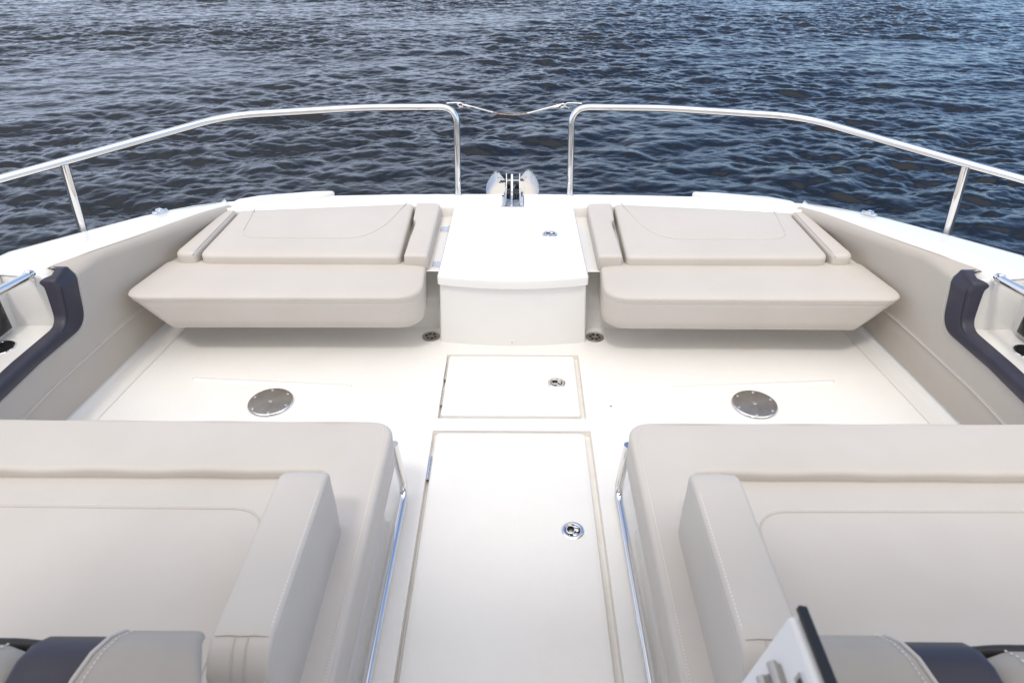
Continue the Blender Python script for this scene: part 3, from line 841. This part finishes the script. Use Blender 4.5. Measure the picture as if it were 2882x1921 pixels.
# ------------------------------------------------------------------ anchor held in the roller
an = empty('anchor', (-.006, 3.40, .30))
tag(an, 'polished steel plough anchor with two flukes at the bow', 'anchor')
aoff = Vector((.006, -3.40, -.30))
def suba(o): o.location = aoff; o.parent = an; return o
for s, px, pts in ((-1, -.09, [(-0.1421, 0.304), (-0.1444, 0.337), (-0.1359, 0.3611), (-0.1201, 0.389), (-0.1026, 0.4044), (-0.0902, 0.4059), (-0.0796, 0.4005), (-0.0637, 0.3801), (-0.045, 0.3593), (-0.0449, 0.3106), (-0.0617, 0.2873), (-0.0883, 0.2745), (-0.1237, 0.2785)]),
               (1, .075, [(0.1236, 0.3058), (0.1296, 0.3315), (0.1249, 0.359), (0.1071, 0.3913), (0.0893, 0.4081), (0.0734, 0.4119), (0.061, 0.4074), (0.0433, 0.386), (0.0265, 0.3654), (0.0268, 0.3136), (0.0457, 0.289), (0.0725, 0.2764), (0.1079, 0.2805)])):
    o = fillet(pts, .02, 6)
    cx = sum(p[0] for p in o)/len(o); cz = sum(p[1] for p in o)/len(o)
    b = MB(); n = len(o)
    def sh(x, z, t, back):
        dish = .010*(1-t*t); y = 3.425 + (z-.32)*.5 + dish + (.004 if back else 0) - s*(x-px)*.35
        return (x, y, z)
    R_ = []
    for t in (.12, .3, .5, .68, .82, .92, .97, 1.0): R_.append([sh(cx+(x-cx)*t, cz+(z-cz)*t, t, False) for x, z in o])
    for t in (.995, .9, .6, .12): R_.append([sh(cx+(x-cx)*t, cz+(z-cz)*t, t, True) for x, z in o])
    b.rings(R_, True, True, True)
    suba(b.build('fluke', M['fluke'], angle=60))
b = MB()
b.tube([(-.040, 3.41, .377), (.029, 3.41, .377)], .0032, 12)
for x in (-.0405, .0265): b.pad([(3.20, .315), (3.39, .320), (3.425, .36), (3.43, .408), (3.418, .410), (3.40, .375), (3.37, .352), (3.20, .340)], [(0, -.0018), (0, .0018)], lambda a, c, h, x=x: (x+.002+h, a, c))
for sg in (-1, 1):
    o = [(.004, .325), (.030, .372), (.031, .325)]
    b.pad([(-.006+sg*a, c) for a, c in o][::sg], [(0, -.002), (0, .002)], lambda a, c, h: (a, 3.43+h, c))
suba(b.build('fluke_bracket', M['chrome'], angle=30))
b = MB(); b.pad(fillet([(3.176, .311), (3.36, .316), (3.40, .35), (3.425, .405), (3.412, .411), (3.38, .372), (3.34, .345), (3.176, .338)], .006), [(0, -.0052), (0, .0042), (.001, .0052)], lambda a, c, h: (-.0105+h, a, c))
suba(b.build('shank', M['chrome'], angle=30))

# ------------------------------------------------------------------ safety line across the bow gate
ln = empty('safety_line', (-.012, 3.365, .72))
tag(ln, 'short rusty wire safety line sagging between the two bow rails', 'safety line')
loff = Vector((.012, -3.365, -.72))
def subl(o): o.location = loff; o.parent = ln; return o
CP = [(-.245, .762), (-.205, .755), (-.173, .747), (-.12, .733), (-.07, .721), (-.012, .716), (.04, .719), (.085, .729), (.125, .740), (.170, .751), (.218, .760)]
P3 = [Vector((x, 3.364, z)) for x, z in CP]
b = MB(); b.tube([p for p in P3[2:9]], .0026, 8); subl(b.build('wire_rope', M['rust']))
for pth, i, j in (([P3[2], P3[3], P3[3].lerp(P3[4], .4)], 1, 2), ([P3[6].lerp(P3[7], .5), P3[7], P3[8]], 8, 9)):
    b = MB(); b.tube(pth, .0040, 10); b.tube([P3[i], P3[j]], .0048, 10)
    subl(b.build('swage_sleeve', M['chrome']))
for sg, a, c in ((-1, 0, 1), (1, 10, 9)):
    b = MB(); A, B_ = P3[a], P3[c]; d = (B_-A).normalized(); up = Vector((0, 0, 1))
    b.tube([B_, B_.lerp(A, .5), A], [.005, .0075, .0065], 10)
    hook = [A + d*.006 + up*.005, A - d*.014 + up*.007, A - d*.024, A - d*.016 - up*.009, A - d*.0 - up*.008]
    b.tube(fillet([tuple(p) for p in hook], .004, 4, closed=False), .0032, 8)
    b.tube([B_.lerp(A, .6) + up*.006, B_.lerp(A, .6) + up*.013], .0022, 8)
    b.tube([A - up*.010 + d*.01, A - up*.006 - d*.004], .0035, 8, mi=1)
    subl(b.build('snap_hook', [M['chrome'], M['rust']]))

# one scrap of dry leaf on the floor
b = MB(); b.pad(fillet([(-.004, -.003), (.004, -.002), (.005, .003), (-.003, .003)], .002), [(0, 0), (.0005, .0012)]); o = b.build('leaf_scrap', M['debris'], loc=(.367, 2.049, .0015))
tag(o, 'tiny orange scrap of dry leaf on the white floor', 'leaf')

# ------------------------------------------------------------------ daylight
SUN_EL, SUN_AZ = R(60), R(197)      # high sun behind the camera, a little to the left; azimuth clockwise from +Y
w = bpy.data.worlds.new('World'); bpy.context.scene.world = w; w.use_nodes = True; nt = w.node_tree
bg = nt.nodes['Background']; sky = nt.nodes.new('ShaderNodeTexSky'); sky.sky_type = 'NISHITA'; sky.sun_disc = False
sky.sun_elevation = SUN_EL; sky.sun_rotation = SUN_AZ; sky.air_density = 1.0; sky.dust_density = .8; sky.ozone_density = 2.5
tc = nt.nodes.new('ShaderNodeTexCoord')
# thin bright cloud overhead; low in the sky lilac-grey cloud on the left breaking up to blue on the right
def N_(t, **kw):
    n = nt.nodes.new(t)
    for k, v in kw.items(): setattr(n, k, v)
    return n
mp = N_('ShaderNodeMapping'); mp.inputs['Scale'].default_value = (1, 1, 2.2); nt.links.new(tc.outputs['Generated'], mp.inputs['Vector'])
ns = N_('ShaderNodeTexNoise'); ns.inputs['Scale'].default_value = 1.7; ns.inputs['Detail'].default_value = 6; ns.inputs['Roughness'].default_value = .55
nt.links.new(mp.outputs['Vector'], ns.inputs['Vector'])
sx = N_('ShaderNodeSeparateXYZ'); nt.links.new(tc.outputs['Generated'], sx.inputs['Vector'])
ma = N_('ShaderNodeMath', operation='MULTIPLY_ADD'); ma.inputs[1].default_value = -.45; nt.links.new(sx.outputs['X'], ma.inputs[0]); nt.links.new(ns.outputs['Fac'], ma.inputs[2])
mr = N_('ShaderNodeMapRange', interpolation_type='SMOOTHSTEP'); mr.inputs['To Min'].default_value = .15; mr.inputs['From Min'].default_value = .34; mr.inputs['From Max'].default_value = .66; nt.links.new(ma.outputs[0], mr.inputs['Value'])
mx = N_('ShaderNodeMix', data_type='RGBA'); mx.inputs['B'].default_value = (3.5, 3.75, 4.7, 1)
nt.links.new(mr.outputs['Result'], mx.inputs['Factor']); tn = N_('ShaderNodeMix', data_type='RGBA', blend_type='MULTIPLY'); tn.inputs['Factor'].default_value = 1; tn.inputs['B'].default_value = (.86, .98, 1.12, 1)
nt.links.new(sky.outputs['Color'], tn.inputs['A']); nt.links.new(tn.outputs['Result'], mx.inputs['A'])
cz = N_('ShaderNodeMapRange'); cz.inputs['From Min'].default_value = .05; cz.inputs['From Max'].default_value = .75; cz.inputs['To Min'].default_value = 1.25; cz.inputs['To Max'].default_value = .56
nt.links.new(sx.outputs['Z'], cz.inputs['Value'])
cm = N_('ShaderNodeMix', data_type='RGBA', blend_type='MULTIPLY'); cm.inputs['Factor'].default_value = 1; cm.inputs['A'].default_value = (4.1, 4.7, 6.0, 1)
nt.links.new(cz.outputs['Result'], cm.inputs['B']); nt.links.new(cm.outputs['Result'], mx.inputs['B'])
mz = N_('ShaderNodeMath', operation='MULTIPLY_ADD'); mz.inputs[1].default_value = .35; nt.links.new(ns.outputs['Fac'], mz.inputs[0])
mb = N_('ShaderNodeMath', operation='MULTIPLY_ADD'); mb.inputs[1].default_value = -.48; nt.links.new(sx.outputs['Y'], mb.inputs[0]); nt.links.new(sx.outputs['Z'], mb.inputs[2]); nt.links.new(mb.outputs[0], mz.inputs[2])
mh = N_('ShaderNodeMapRange', interpolation_type='SMOOTHSTEP'); mh.inputs['From Min'].default_value = .50; mh.inputs['From Max'].default_value = 1.15; nt.links.new(mz.outputs[0], mh.inputs['Value'])
m2 = N_('ShaderNodeMix', data_type='RGBA'); m2.inputs['B'].default_value = (8.3, 7.95, 7.6, 1)
nt.links.new(mh.outputs['Result'], m2.inputs['Factor']); nt.links.new(mx.outputs['Result'], m2.inputs['A']); nt.links.new(m2.outputs['Result'], bg.inputs['Color'])
bg.inputs['Strength'].default_value = .15
sun = bpy.data.lights.new('sun', 'SUN'); sun.energy = .75; sun.angle = R(8); sun.color = (1, .96, .90)
so = bpy.data.objects.new('sun', sun); C.objects.link(so)
dirv = Vector((math.sin(SUN_AZ)*math.cos(SUN_EL), math.cos(SUN_AZ)*math.cos(SUN_EL), math.sin(SUN_EL)))
so.rotation_euler = dirv.to_track_quat('Z', 'Y').to_euler()

# ------------------------------------------------------------------ camera
cam = bpy.data.cameras.new('camera'); co = bpy.data.objects.new('camera', cam); C.objects.link(co)
cam.sensor_width = 36; cam.lens = 1600/2352*36; cam.clip_start = .05; cam.clip_end = 9000
TH = math.atan(1034/1600)
co.location = (.015, 0, 1.61); co.rotation_euler = (math.pi/2 - TH, 0, 12/1600)
cam.dof.use_dof = True; cam.dof.focus_distance = 2.9; cam.dof.aperture_fstop = 5.6
bpy.context.scene.camera = co
vs = bpy.context.scene.view_settings
vs.view_transform = 'Standard'; vs.look = 'None'; vs.gamma = 1; vs.use_curve_mapping = False; vs.exposure = .50
